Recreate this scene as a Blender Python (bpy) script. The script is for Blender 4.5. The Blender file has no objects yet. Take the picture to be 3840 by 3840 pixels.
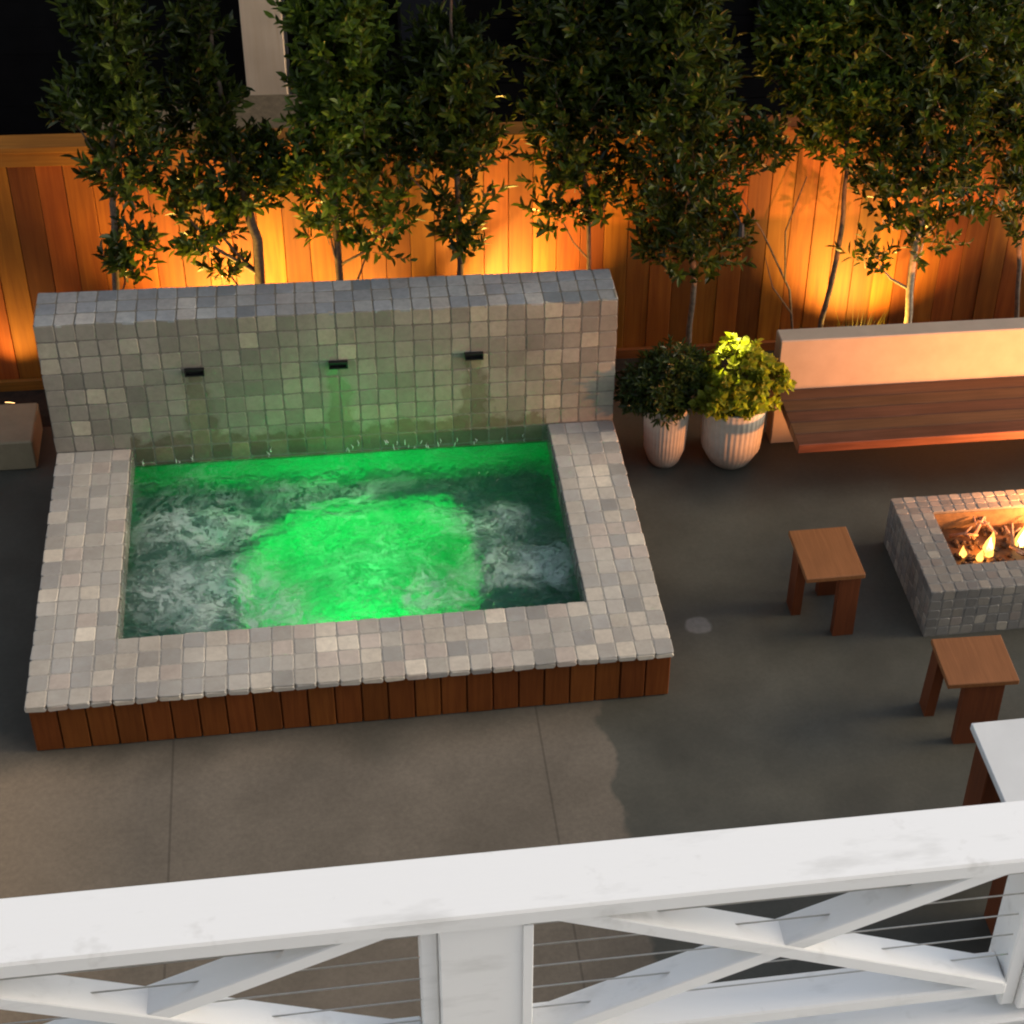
import bpy, math, random
from mathutils import Vector, Matrix, noise
R = math.radians
random.seed(7)
sc = bpy.context.scene
col = sc.collection

# ------------------------------------------------------------------ camera, sky, sun, exposure
cam = bpy.data.cameras.new('camera')
cam.sensor_width = 36.0
cam.lens = 64.41
cam.shift_x = -0.2045
cam.shift_y = -0.0141
cam.clip_end = 400
co = bpy.data.objects.new('camera', cam)
co.location = (1.4793, -6.3537, 6.4069)
co.rotation_euler = (0.9046, -0.073, -0.2016)
col.objects.link(co)
sc.camera = co

SUN_EL, SUN_AZ = R(24), R(92)          # azimuth clockwise from +y
w = bpy.data.worlds.new('World')
sc.world = w
w.use_nodes = True
wn, wl = w.node_tree.nodes, w.node_tree.links
wn.clear()
sky = wn.new('ShaderNodeTexSky')
sky.sky_type = 'NISHITA'
sky.sun_disc = False
sky.sun_elevation = SUN_EL
sky.sun_rotation = SUN_AZ
hs = wn.new('ShaderNodeHueSaturation')
hs.inputs['Saturation'].default_value = 0.5
bg = wn.new('ShaderNodeBackground')
bg.inputs['Strength'].default_value = 0.13
wo = wn.new('ShaderNodeOutputWorld')
wl.new(sky.outputs[0], hs.inputs['Color'])
wl.new(hs.outputs[0], bg.inputs['Color'])
wl.new(bg.outputs[0], wo.inputs['Surface'])

sd = bpy.data.lights.new('sun', 'SUN')
sd.energy = 1.3
sd.angle = R(22)
sd.color = (1.0, 0.80, 0.55)
so = bpy.data.objects.new('sun', sd)
d = Vector((math.sin(SUN_AZ) * math.cos(SUN_EL), math.cos(SUN_AZ) * math.cos(SUN_EL), math.sin(SUN_EL)))
so.rotation_euler = d.to_track_quat('Z', 'Y').to_euler()
so.location = d * 30
col.objects.link(so)

sc.view_settings.view_transform = 'Standard'
sc.view_settings.look = 'None'
sc.view_settings.exposure = 1.0
sc.view_settings.gamma = 1.0
sc.render.engine = 'CYCLES'
sc.cycles.use_denoising = True
sc.cycles.max_bounces = 8
sc.cycles.transparent_max_bounces = 12
sc.cycles.caustics_reflective = False
sc.cycles.sample_clamp_indirect = 6.0
sc.cycles.filter_width = 2.1


# ------------------------------------------------------------------ helpers: materials
class NT:
    """small node-graph writer"""
    def __init__(s, name):
        s.m = bpy.data.materials.new(name)
        s.m.use_nodes = True
        s.t = s.m.node_tree
        s.t.nodes.clear()
        s.out = s.t.nodes.new('ShaderNodeOutputMaterial')
        s.tc = s.t.nodes.new('ShaderNodeTexCoord')
        s.obj = s.tc.outputs['Object']

    def put(s, sock, v):
        if isinstance(v, bpy.types.NodeSocket):
            s.t.links.new(v, sock)
        elif isinstance(v, (tuple, list)) and len(v) == 3 and sock.type == 'RGBA':
            sock.default_value = (*v, 1)
        else:
            sock.default_value = v

    def node(s, kind, out=0, props=None, **ins):
        n = s.t.nodes.new(kind)
        for k, v in (props or {}).items():
            setattr(n, k, v)
        for k, v in ins.items():
            key = int(k[1:]) if k[0] == 'i' and k[1:].isdigit() else k.replace('_', ' ')
            s.put(n.inputs[key], v)
        return n.outputs[out]

    def math(s, op, a, b=0.0, c=0.0):
        return s.node('ShaderNodeMath', props={'operation': op}, i0=a, i1=b, i2=c)

    def mapping(s, scale=(1, 1, 1), rot=(0, 0, 0), loc=(0, 0, 0), v=None):
        return s.node('ShaderNodeMapping', Vector=v or s.obj, Scale=scale, Rotation=rot, Location=loc)

    def noise(s, scale, detail=3.0, rough=0.5, v=None, dist=0.0, out=0):
        return s.node('ShaderNodeTexNoise', out=out, Vector=v or s.obj, Scale=scale, Detail=detail, Roughness=rough, Distortion=dist)

    def ramp(s, f, stops, interp='LINEAR'):
        n = s.t.nodes.new('ShaderNodeValToRGB')
        n.color_ramp.interpolation = interp
        e = n.color_ramp.elements
        while len(e) < len(stops):
            e.new(0.5)
        for k, (p, c) in enumerate(stops):
            e[k].position = p
            c = (c, c, c) if isinstance(c, (int, float)) else c
            e[k].color = (*c, 1)
        s.t.links.new(f, n.inputs[0])
        return n.outputs[0]

    def mix(s, f, a, b, blend='MIX'):
        n = s.t.nodes.new('ShaderNodeMix')
        n.data_type = 'RGBA'
        n.blend_type = blend
        s.put(n.inputs[0], f)
        s.put(n.inputs[6], a)
        s.put(n.inputs[7], b)
        return n.outputs[2]

    def island(s):
        return s.node('ShaderNodeNewGeometry', out='Random Per Island')

    def bump(s, h, strength=0.3, dist=0.01, normal=None):
        kw = dict(Height=h, Strength=strength, Distance=dist)
        if normal is not None:
            kw['Normal'] = normal
        return s.node('ShaderNodeBump', **kw)

    def principled(s, color, rough=0.6, normal=None, spec=0.4, metal=0.0, **kw):
        n = s.t.nodes.new('ShaderNodeBsdfPrincipled')
        s.put(n.inputs['Base Color'], color)
        s.put(n.inputs['Roughness'], rough)
        s.put(n.inputs['Specular IOR Level'], spec)
        s.put(n.inputs['Metallic'], metal)
        for k, v in kw.items():
            s.put(n.inputs[k.replace('_', ' ')], v)
        if normal is not None:
            s.t.links.new(normal, n.inputs['Normal'])
        return n.outputs[0]

    def end(s, sh):
        s.t.links.new(sh, s.out.inputs['Surface'])
        return s.m


def hsv_island(n, color, amount=0.35, huevar=0.03):
    """per-board / per-tile value and hue variation"""
    r = n.island()
    v = n.math('MULTIPLY_ADD', r, amount, 1 - amount / 2)
    r2 = n.math('FRACT', n.math('MULTIPLY', r, 17.3))
    h = n.math('MULTIPLY_ADD', r2, huevar, 0.5 - huevar / 2)
    return n.node('ShaderNodeHueSaturation', Color=color, Value=v, Hue=h)


def mat_wood(name, dark, light, axis='z', rough=0.55, amount=0.4, spec=0.3, huevar=0.02, fine=1.0):
    n = NT(name)
    stretch = {'x': (3, 60, 60), 'y': (60, 3, 60), 'z': (60, 60, 3)}[axis]
    stretch = tuple(q * fine for q in stretch)
    r = n.island()
    off = n.node('ShaderNodeCombineXYZ', X=n.math('MULTIPLY', r, 13.0), Y=n.math('MULTIPLY', r, 31.0), Z=n.math('MULTIPLY', r, 7.0))
    v = n.node('ShaderNodeVectorMath', props={'operation': 'ADD'}, i0=n.obj, i1=off)
    mp = n.mapping(scale=stretch, v=v)
    g = n.noise(1.0, 5, 0.6, v=mp, dist=0.6)
    big = n.noise(2.5, 3, 0.5, v=v)
    c = n.ramp(g, [(0.25, dark), (0.75, light)])
    c = n.mix(n.ramp(big, [(0.35, 0.0), (0.8, 0.5)]), c, tuple(x * 0.55 for x in dark))
    c = hsv_island(n, c, amount, huevar)
    nm = n.bump(g, 0.35, 0.002)
    return n.end(n.principled(c, rough, nm, spec))


def mat_tile(name, stops, wet=False, amount=0.25, rough=0.55):
    n = NT(name)
    r = n.island()
    r2 = n.math('FRACT', n.math('MULTIPLY', r, 37.7))
    c = n.ramp(r, stops, 'CONSTANT')
    m = n.noise(28, 5, 0.65)
    c = n.mix(n.ramp(m, [(0.3, 0.0), (0.75, 0.45)]), c, tuple(x * 0.62 for x in stops[len(stops) // 2][1]))
    cloud = n.noise(2.3, 3, 0.6)
    c = n.mix(1.0, c, n.ramp(cloud, [(0.3, (0.80, 0.78, 0.76)), (0.7, (1.1, 1.1, 1.08))]), 'MULTIPLY')
    v = n.math('MULTIPLY_ADD', r2, amount, 1 - amount / 2)
    c = n.node('ShaderNodeHueSaturation', Color=c, Value=v)
    ro = n.ramp(m, [(0.3, rough - 0.12), (0.8, rough + 0.15)])
    if wet:
        # soaked band above the waterline and trails below the three spouts
        x, y, z = [n.node('ShaderNodeSeparateXYZ', out=k, Vector=n.obj) for k in range(3)]
        wob = n.noise(7, 4, 0.6)
        edge = n.math('MULTIPLY_ADD', wob, 0.26, 0.28)
        wetz = n.ramp(n.math('SUBTRACT', edge, z), [(0.0, 0.0), (0.05, 1.0)])
        tot = wetz
        for sx in (0.76, 1.5, 2.22):
            dx = n.math('ABSOLUTE', n.math('ADD', n.math('SUBTRACT', x, sx), n.math('MULTIPLY_ADD', n.noise(9, 3), 0.16, -0.08)))
            lim = n.math('MULTIPLY_ADD', n.math('SUBTRACT', 0.8, z), 0.14, 0.05)
            t = n.ramp(n.math('SUBTRACT', lim, dx), [(0.0, 0.0), (0.03, 0.8)])
            t = n.math('MULTIPLY', t, n.math('LESS_THAN', z, 0.79))
            tot = n.math('MAXIMUM', tot, t)
        wm = n.math('MULTIPLY', tot, n.math('MULTIPLY', n.math('GREATER_THAN', x, 0.385), n.math('LESS_THAN', x, 2.62)))
        wm = n.math('MULTIPLY', wm, n.math('LESS_THAN', y, 1.99))
        c = n.mix(wm, c, n.mix(1.0, c, (0.62, 0.60, 0.50), 'MULTIPLY'))
        ro = n.mix(wm, ro, (0.16, 0.16, 0.16))
    nm = n.bump(m, 0.4, 0.004)
    return n.end(n.principled(c, ro, nm, 0.4))


def mat_plain(name, c, rough=0.6, var=0.15, scale=12, bump=0.15, spec=0.4, metal=0.0):
    n = NT(name)
    g = n.noise(scale, 5, 0.6)
    cc = n.mix(n.ramp(g, [(0.3, 0.0), (0.7, 1.0)]), tuple(x * (1 - var) for x in c), tuple(min(1, x * (1 + var)) for x in c))
    return n.end(n.principled(cc, rough, n.bump(g, bump, 0.004), spec, metal))


def mat_emit(name, c, st):
    n = NT(name)
    return n.end(n.node('ShaderNodeEmission', Color=c, Strength=st))


M = {}
STONE = [(0.0, (0.46, 0.415, 0.35)), (0.16, (0.34, 0.32, 0.285)), (0.32, (0.53, 0.465, 0.38)), (0.48, (0.41, 0.375, 0.325)),
         (0.64, (0.49, 0.41, 0.345)), (0.76, (0.37, 0.35, 0.32)), (0.88, (0.66, 0.575, 0.46)), (0.96, (0.31, 0.295, 0.27))]
WALLS = [(0.0, (0.28, 0.25, 0.205)), (0.22, (0.24, 0.215, 0.175)), (0.45, (0.30, 0.265, 0.215)), (0.66, (0.22, 0.20, 0.165)),
         (0.82, (0.34, 0.30, 0.235)), (0.94, (0.42, 0.37, 0.28))]
CAPS = [(0.0, (0.23, 0.25, 0.27)), (0.2, (0.29, 0.30, 0.30)), (0.45, (0.25, 0.265, 0.28)), (0.65, (0.17, 0.19, 0.205)),
        (0.8, (0.31, 0.31, 0.305)), (0.93, (0.38, 0.365, 0.34))]  # sky reflection on the wall top put into these bluish tones
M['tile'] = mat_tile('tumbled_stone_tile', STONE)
M['damptile'] = mat_tile('damp_waterline_tile', [(p, (c_[0] * .30, c_[1] * .36, c_[2] * .36)) for p, c_ in STONE], rough=.25)
M['walltile'] = mat_tile('wall_stone_tile', WALLS, wet=True)
M['captile'] = mat_tile('sky_tinted_cap_tile', CAPS)
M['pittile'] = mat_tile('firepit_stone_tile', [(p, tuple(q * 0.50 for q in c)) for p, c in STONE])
M['grout'] = mat_plain('grout', (0.31, 0.28, 0.235), 0.9, 0.25, 60)
M['wallgrout'] = mat_plain('wall_grout', (0.155, 0.14, 0.113), 0.9, 0.25, 60)
M['skirt'] = mat_wood('redwood_skirt', (0.125, 0.032, 0.006), (0.195, 0.058, 0.011), 'z', 0.65, 0.2, spec=0.15, huevar=0.006)
M['cedar'] = mat_wood('cedar_fence', (0.17, 0.038, 0.004), (0.33, 0.102, 0.011), 'z', 0.65, 0.85, huevar=0.025, fine=0.5)
M['cedar_h'] = mat_wood('cedar_rail', (0.21, 0.062, 0.009), (0.36, 0.13, 0.022), 'x', 0.65, 0.3)
M['seat'] = mat_wood('warm_teak', (0.20, 0.084, 0.023), (0.29, 0.126, 0.040), 'y', 0.5, 0.08)
M['legs'] = mat_wood('shaded_teak', (0.095, 0.027, 0.006), (0.155, 0.048, 0.011), 'z', 0.55, 0.15)  # darker copy of the seat teak, shade on upright parts put into its colour
M['bench'] = mat_wood('bench_hardwood', (0.056, 0.023, 0.011), (0.135, 0.058, 0.030), 'x', 0.45, 0.3)
M['trickle'] = mat_plain('splashing_water', (0.55, 0.58, 0.50), 0.15, 0.1, 30, 0.1)
n = NT('white_paint')
g1 = n.noise(1.0, 5, 0.6, v=n.mapping(scale=(4, 14, 14)))
g2 = n.noise(9, 4, 0.7)
c = n.mix(n.ramp(g1, [(0.58, 0.0), (0.74, 0.7)]), (0.82, 0.81, 0.785), (0.60, 0.59, 0.56))
c = n.mix(n.ramp(g2, [(0.62, 0.0), (0.74, 0.40)]), c, (0.50, 0.48, 0.44))
M['white'] = n.end(n.principled(c, 0.5, n.bump(n.noise(1.0, 4, 0.6, v=n.mapping(scale=(8, 120, 120))), 0.25, 0.0015), 0.35))
M['tabletop'] = mat_plain('white_tabletop', (0.60, 0.60, 0.585), 0.55, 0.04, 6, 0.05)
M['cable'] = mat_plain('steel_cable', (0.55, 0.52, 0.47), 0.35, 0.1, 60, 0.1, metal=0.9)
M['black'] = mat_plain('black_metal', (0.006, 0.006, 0.006), 0.5, 0.3)
M['brass'] = mat_plain('bronze_metal', (0.10, 0.06, 0.03), 0.4, 0.3, metal=0.8)
M['stucco'] = mat_plain('smooth_concrete', (0.31, 0.255, 0.20), 0.75, 0.07, 9, 0.1)
M['housewall'] = mat_plain('house_siding', (0.25, 0.25, 0.24), 0.75, 0.07, 9, 0.1)
M['slab'] = mat_plain('sandy_concrete', (0.27, 0.215, 0.13), 0.8, 0.12, 9, 0.2)
M['soil'] = mat_plain('dark_soil', (0.022, 0.014, 0.008), 0.95, 0.5, 30, 0.8)
M['pot'] = mat_plain('pale_ceramic', (0.40, 0.345, 0.27), 0.6, 0.10, 16, 0.1)
M['bark'] = mat_plain('bark', (0.13, 0.09, 0.06), 0.85, 0.4, 40, 0.6)
M['litbark'] = mat_plain('lit_bark', (0.34, 0.27, 0.18), 0.85, 0.3, 40, 0.6)  # bark copy lightened, lamp light on one trunk put into its colour
M['siding'] = mat_plain('dark_siding', (0.0045, 0.004, 0.004), 0.8, 0.3, 8, 0.2, 0.1)
M['navy'] = mat_plain('navy_siding', (0.011, 0.012, 0.016), 0.6, 0.2, 8, 0.2, 0.2)
M['darkglass'] = mat_plain('dark_glass', (0.004, 0.004, 0.005), 0.2, 0.1, 5, 0.0, 0.3)
M['trim'] = mat_wood('pale_trim_board', (0.78, 0.56, 0.33), (0.88, 0.68, 0.45), 'z', 0.7, 0.1, fine=0.4)
M['shingle'] = mat_plain('tan_roofing', (0.115, 0.085, 0.05), 0.9, 0.25, 25, 0.4)
M['rock'] = mat_plain('lava_rock', (0.05, 0.03, 0.02), 0.9, 0.5, 40, 0.6)
M['ceramic'] = mat_plain('pale_ceramic_log', (0.26, 0.15, 0.10), 0.8, 0.2, 40, 0.3)
M['pitgrout'] = mat_plain('pit_mortar', (0.17, 0.155, 0.135), 0.9, 0.2, 40)
M['pitcore'] = mat_plain('brown_mortar', (0.16, 0.10, 0.05), 0.9, 0.3, 30)  # darker, browner mortar tone for the burner liner
M['pan'] = mat_plain('burner_pan', (0.07, 0.035, 0.015), 0.5, 0.3, 20, 0.2)
n = NT('flame')
M['flame'] = n.end(n.node('ShaderNodeMixShader', i0=n.ramp(n.noise(22, 3, 0.6, v=n.mapping(scale=(1, 1, .35))), [(.35, .15), (.65, .85)]), i1=n.node('ShaderNodeBsdfTransparent', Color=(1, 1, 1)),
                            i2=n.node('ShaderNodeEmission', Color=(1.0, 0.42, 0.08), Strength=2.2)))
M['flamecore'] = mat_emit('flame_core', (1.0, 0.72, 0.34), 4.0)
M['lens'] = mat_emit('lamp_lens', (1.0, 0.55, 0.2), 3.0)


def mat_leaf(name, dark, light, trans=0.25, rough=0.38):
    n = NT(name)
    r = n.island()
    c = n.ramp(r, [(0.0, dark), (0.6, tuple((a + b) / 2 for a, b in zip(dark, light))), (1.0, light)])
    cl = n.noise(3.0, 2, 0.5)
    c = n.mix(1.0, c, n.ramp(cl, [(0.35, (0.6, 0.62, 0.6)), (0.7, (1.2, 1.2, 1.1))]), 'MULTIPLY')
    p = n.principled(c, rough, None, 0.28)
    t = n.node('ShaderNodeBsdfTranslucent', Color=n.mix(1.0, c, (1.4, 1.5, 0.6), 'MULTIPLY'))
    return n.end(n.node('ShaderNodeMixShader', i0=trans, i1=p, i2=t))


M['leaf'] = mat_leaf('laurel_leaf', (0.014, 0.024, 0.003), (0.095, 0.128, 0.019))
M['leaf_light'] = mat_leaf('bright_laurel_leaf', (0.028, 0.050, 0.005), (0.180, 0.250, 0.032))  # brighter leaf tones used on two of the crowns
M['shrub_dark'] = mat_leaf('dark_shrub_leaf', (0.022, 0.034, 0.006), (0.060, 0.085, 0.018))
M['shrub_lime'] = mat_leaf('lime_leaf', (0.15, 0.17, 0.014), (0.34, 0.36, 0.045), 0.5, 0.5)
M['straw'] = mat_leaf('straw_grass', (0.20, 0.16, 0.05), (0.40, 0.34, 0.12), 0.3, 0.6)

# patio concrete: pale where dry in front of the tub, dark where damp
n = NT('patio_concrete')
px, py = [n.node('ShaderNodeSeparateXYZ', out=k, Vector=n.obj) for k in (0, 1)]
cl = n.noise(1.6, 6, 0.66)
fine = n.noise(40, 4, 0.7)
wob = n.math('MULTIPLY_ADD', n.noise(4.5, 3, 0.5), 0.30, -0.15)
wob2 = n.math('MULTIPLY_ADD', n.noise(1.5, 4, 0.6), 0.9, -0.45)
dry_x = n.ramp(n.math('ADD', n.math('SUBTRACT', 2.66, px), wob), [(0.0, 0.0), (0.03, 1.0)])
dry_y = n.ramp(n.math('ADD', n.math('SUBTRACT', 0.25, py), wob2), [(0.0, 0.0), (0.5, 1.0)])
dry = n.math('MULTIPLY', dry_x, dry_y)
wetc = n.ramp(cl, [(0.3, (0.048, 0.046, 0.034)), (0.7, (0.090, 0.085, 0.065))])
dryc = n.ramp(cl, [(0.3, (0.110, 0.090, 0.066)), (0.7, (0.175, 0.143, 0.107))])
warm = n.ramp(n.math('SUBTRACT', 0.5, px), [(0.0, 0.0), (0.9, 0.8)])
dryc = n.mix(warm, dryc, (0.30, 0.215, 0.135))
c = n.mix(dry, wetc, dryc)
# a pale oval spot beside the tub
sx = n.math('MULTIPLY', n.math('SUBTRACT', px, 3.24), 13.0)
sy = n.math('MULTIPLY', n.math('SUBTRACT', py, 0.52), 14.0)
rad = n.math('ADD', n.math('SQRT', n.math('ADD', n.math('MULTIPLY', sx, sx), n.math('MULTIPLY', sy, sy))), n.math('MULTIPLY_ADD', n.noise(9, 3), 0.6, -0.3))
c = n.mix(n.ramp(n.math('SUBTRACT', 1.0, rad), [(0.0, 0.0), (0.2, 0.9)]), c, (0.19, 0.18, 0.16))
c = n.mix(n.ramp(fine, [(0.35, 0.25), (0.7, 0.0)]), c, (0.03, 0.026, 0.02))
# saw-cut joints
for jx in (0.62, 2.33, 6.2):
    dj = n.math('ABSOLUTE', n.math('SUBTRACT', px, jx))
    c = n.mix(n.math('MULTIPLY', n.math('LESS_THAN', dj, 0.005), 0.4), c, (0.02, 0.016, 0.012))
ro = n.mix(dry, n.ramp(cl, [(0.3, 0.5), (0.7, 0.7)]), (0.8, 0.8, 0.8))
M['patio'] = n.end(n.principled(c, ro, n.bump(fine, 0.2, 0.003), 0.35))

# tub shell
n = NT('teal_plaster')
g = n.noise(5, 4, 0.6)
c = n.ramp(g, [(0.3, (0.020, 0.150, 0.105)), (0.7, (0.045, 0.240, 0.175))])
M['shell'] = n.end(n.principled(c, 0.6, n.bump(n.noise(30, 3), 0.2, 0.004), 0.2))

# water with bubbling foam
n = NT('spa_water')
warpn = n.node('ShaderNodeTexNoise', out='Color', Vector=n.obj, Scale=3.2, Detail=4.0, Roughness=0.6)
wv = n.node('ShaderNodeVectorMath', props={'operation': 'MULTIPLY_ADD'}, i0=warpn, i1=(0.55, 0.55, 0.0), i2=n.obj)
warp2 = n.node('ShaderNodeTexNoise', out='Color', Vector=wv, Scale=5.5, Detail=4.0, Roughness=0.6)
wv2 = n.node('ShaderNodeVectorMath', props={'operation': 'MULTIPLY_ADD'}, i0=warp2, i1=(0.34, 0.28, 0.0), i2=wv)
jets = [(0.74, 1.37, 0.42, 0.24, 0.9), (0.84, 0.82, 0.50, 0.38, 1.0), (1.08, 0.70, 0.30, 0.32, 0.95), (2.22, 1.26, 0.40, 0.26, 0.75),
        (2.36, 0.88, 0.42, 0.24, 1.0), (1.93, 0.70, 0.27, 0.34, 0.95), (1.55, 1.05, 0.60, 0.55, 0.20), (1.40, 1.58, 0.6, 0.14, 0.35)]
tot = None
for jx, jy, rx, ry, a in jets:
    q = n.node('ShaderNodeVectorMath', props={'operation': 'SUBTRACT'}, i0=wv, i1=(jx + 0.27, jy + 0.27, 0.2))
    q = n.node('ShaderNodeVectorMath', props={'operation': 'MULTIPLY'}, i0=q, i1=(1 / rx, 1 / ry, 0.0))
    ln = n.node('ShaderNodeVectorMath', out='Value', props={'operation': 'LENGTH'}, i0=q)
    f = n.ramp(ln, [(0.0, a), (0.45, a * 0.75), (1.0, 0.0)], 'EASE')
    tot = f if tot is None else n.math('MAXIMUM', tot, f)
fbm = n.noise(7.0, 8, 0.68, v=wv2)
fine_ = n.ramp(n.noise(26.0, 6, 0.7, v=wv2), [(0.32, 0.15), (0.66, 1.0)])
cloud = n.math('MULTIPLY', n.math('MULTIPLY', tot, n.ramp(fbm, [(0.36, 0.0), (0.74, 1.0)])), fine_)
def ridge(scale, v, lo):
    q = n.noise(scale, 3, 0.5, v=v)
    q = n.math('ABSOLUTE', n.math('SUBTRACT', q, 0.5))
    return n.ramp(q, [(0.0, 1.0), (lo, 0.0)], 'EASE')
fil = n.math('MAXIMUM', ridge(3.0, wv2, 0.022), n.math('MAXIMUM', n.math('MULTIPLY', ridge(6.5, wv2, 0.032), 0.8), n.math('MULTIPLY', ridge(15.0, wv2, 0.06), 0.55)))
filmask = n.math('MULTIPLY_ADD', tot, 0.75, n.ramp(n.noise(2.2, 2), [(0.42, 0.04), (0.66, 0.38)]))
fil = n.math('MULTIPLY', fil, filmask)
foam = n.math('MINIMUM', n.math('ADD', n.math('MULTIPLY', cloud, 1.5), n.math('MULTIPLY', fil, 1.0)), 0.9)
rip = n.noise(14, 6, 0.62, v=wv)
nm = n.bump(rip, 0.8, 0.04)
fr = n.node('ShaderNodeFresnel', IOR=1.33, Normal=nm)
tr = n.node('ShaderNodeBsdfTransparent', Color=(0.78, 0.95, 0.90))
lowf = n.noise(4.0, 2, 0.5, v=wv)
nmr = n.bump(lowf, 1.0, 0.16, normal=nm)
rf = n.node('ShaderNodeBsdfRefraction', Color=(0.85, 0.97, 0.93), Roughness=0.3, IOR=1.28, Normal=nmr)
body = n.node('ShaderNodeMixShader', i0=0.78, i1=tr, i2=rf)
gl = n.node('ShaderNodeBsdfGlossy', Color=(1, 1, 1), Roughness=0.05, Normal=nm)
wsh = n.node('ShaderNodeMixShader', i0=fr, i1=body, i2=gl)
fd = n.node('ShaderNodeBsdfDiffuse', Color=(0.68, 0.80, 0.74))
ft = n.node('ShaderNodeBsdfTranslucent', Color=(0.68, 0.80, 0.74))
fsh = n.node('ShaderNodeMixShader', i0=0.5, i1=fd, i2=ft)
M['water'] = n.end(n.node('ShaderNodeMixShader', i0=foam, i1=wsh, i2=fsh))


# ------------------------------------------------------------------ helpers: geometry and tagging
class MB:
    def __init__(s):
        s.v, s.f, s.mi = [], [], []

    def add(s, vs, fs, mi=0):
        b = len(s.v)
        s.v += [tuple(q) for q in vs]
        s.f += [tuple(i + b for i in f) for f in fs]
        s.mi += [mi] * len(fs)

    def box(s, x0, x1, y0, y1, z0, z1, mi=0, mat=None, bev=0.0):
        if bev <= 0:
            vs = [(x, y, z) for z in (z0, z1) for y in (y0, y1) for x in (x0, x1)]
            fs = [(0, 2, 3, 1), (4, 5, 7, 6), (0, 1, 5, 4), (2, 6, 7, 3), (0, 4, 6, 2), (1, 3, 7, 5)]
        else:
            b = min(bev, (x1 - x0) * .45, (y1 - y0) * .45, (z1 - z0) * .45)
            vs, idx = [], {}
            X, Y, Z = (x0, x1), (y0, y1), (z0, z1)
            for i in (0, 1):
                for j in (0, 1):
                    for k in (0, 1):
                        for ax in range(3):
                            p = [X[i], Y[j], Z[k]]
                            for a2, sgn in enumerate((i, j, k)):
                                if a2 != ax:
                                    p[a2] += b if sgn == 0 else -b
                            idx[i, j, k, ax] = len(vs)
                            vs.append(tuple(p))
            fs = []
            for ax in range(3):
                for sd in (0, 1):
                    o = [a for a in range(3) if a != ax]
                    loop = []
                    for (a, c) in ((0, 0), (1, 0), (1, 1), (0, 1)):
                        t = [0, 0, 0]
                        t[ax], t[o[0]], t[o[1]] = sd, a, c
                        loop.append(idx[t[0], t[1], t[2], ax])
                    fs.append(loop if (sd == 1) == (ax != 1) else loop[::-1])
            for ax in range(3):          # edges along ax
                o = [a for a in range(3) if a != ax]
                for a in (0, 1):
                    for c in (0, 1):
                        def I(e, f):
                            t = [0, 0, 0]
                            t[ax], t[o[0]], t[o[1]] = e, a, c
                            return idx[t[0], t[1], t[2], f]
                        fs.append([I(0, o[0]), I(1, o[0]), I(1, o[1]), I(0, o[1])])
            for i in (0, 1):
                for j in (0, 1):
                    for k in (0, 1):
                        fs.append([idx[i, j, k, 0], idx[i, j, k, 1], idx[i, j, k, 2]])
        if mat is not None:
            vs = [tuple(mat @ Vector(q)) for q in vs]
        s.add(vs, fs, mi)

    def tile(s, o, u, v, nrm, a, b, th, gap, mi=0, rnd=random):
        """one tumbled tile: o corner, u/v unit axes, a x b size, proud of the bed by th along nrm"""
        o, u, v, nrm = Vector(o), Vector(u), Vector(v), Vector(nrm)
        h = min(th, 0.006) * rnd.uniform(0.8, 1.1) + max(0, th - 0.006)
        g = gap / 2
        j = lambda: rnd.uniform(-0.0022, 0.0022)
        cs = [(g, g), (a - g, g), (a - g, b - g), (g, b - g)]
        ctr = (a / 2, b / 2)
        tilt = (rnd.uniform(-.0012, .0012), rnd.uniform(-.0012, .0012))
        rings = []
        jit = [(j() * 1.3, j() * 1.3) for _ in cs]
        for ins, hh in ((0.0, -0.004), (0.0, h * 0.6), (0.003, h)):
            ring = []
            for (p, q), (jx, jy) in zip(cs, jit):
                # cut corners: two verts per corner
                for k in (0, 1):
                    cut = 0.007
                    sx, sy = (1 if p < ctr[0] else -1), (1 if q < ctr[1] else -1)
                    first = (sx * sy > 0) == (k == 0)
                    dx, dy = (0, cut * sy) if first else (cut * sx, 0)
                    P = p + dx + ins * sx + jx
                    Q = q + dy + ins * sy + jy
                    tl = (P - ctr[0]) / a * tilt[0] + (Q - ctr[1]) / b * tilt[1] if hh > 0 else 0
                    ring.append(o + u * P + v * Q + nrm * (hh + tl))
            rings.append(ring)
        vs = [p for r_ in rings for p in r_]
        fs = []
        for k in range(2):
            for i in range(8):
                fs.append((k * 8 + i, k * 8 + (i + 1) % 8, (k + 1) * 8 + (i + 1) % 8, (k + 1) * 8 + i))
        fs.append(tuple(range(16, 24)))
        if u.cross(v).dot(nrm) < 0:
            fs = [f[::-1] for f in fs]
        s.add(vs, fs, mi)

    def tube(s, pts, rad, seg=8, mi=0):
        pts = [Vector(p) for p in pts]
        n_ = len(pts)
        rads = rad if isinstance(rad, (list, tuple)) else [rad] * n_
        vs, fs = [], []
        ref = Vector((0, 0, 1))
        for i, p in enumerate(pts):
            t = (pts[min(i + 1, n_ - 1)] - pts[max(i - 1, 0)]).normalized()
            a = t.cross(ref if abs(t.z) < 0.95 else Vector((1, 0, 0))).normalized()
            b = t.cross(a)
            for k in range(seg):
                an = 2 * math.pi * k / seg
                vs.append(p + (a * math.cos(an) + b * math.sin(an)) * rads[i])
        for i in range(n_ - 1):
            for k in range(seg):
                k2 = (k + 1) % seg
                fs.append((i * seg + k, i * seg + k2, (i + 1) * seg + k2, (i + 1) * seg + k))
        fs.append(tuple(range(seg))[::-1])
        fs.append(tuple((n_ - 1) * seg + k for k in range(seg)))
        s.add(vs, fs, mi)

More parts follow.
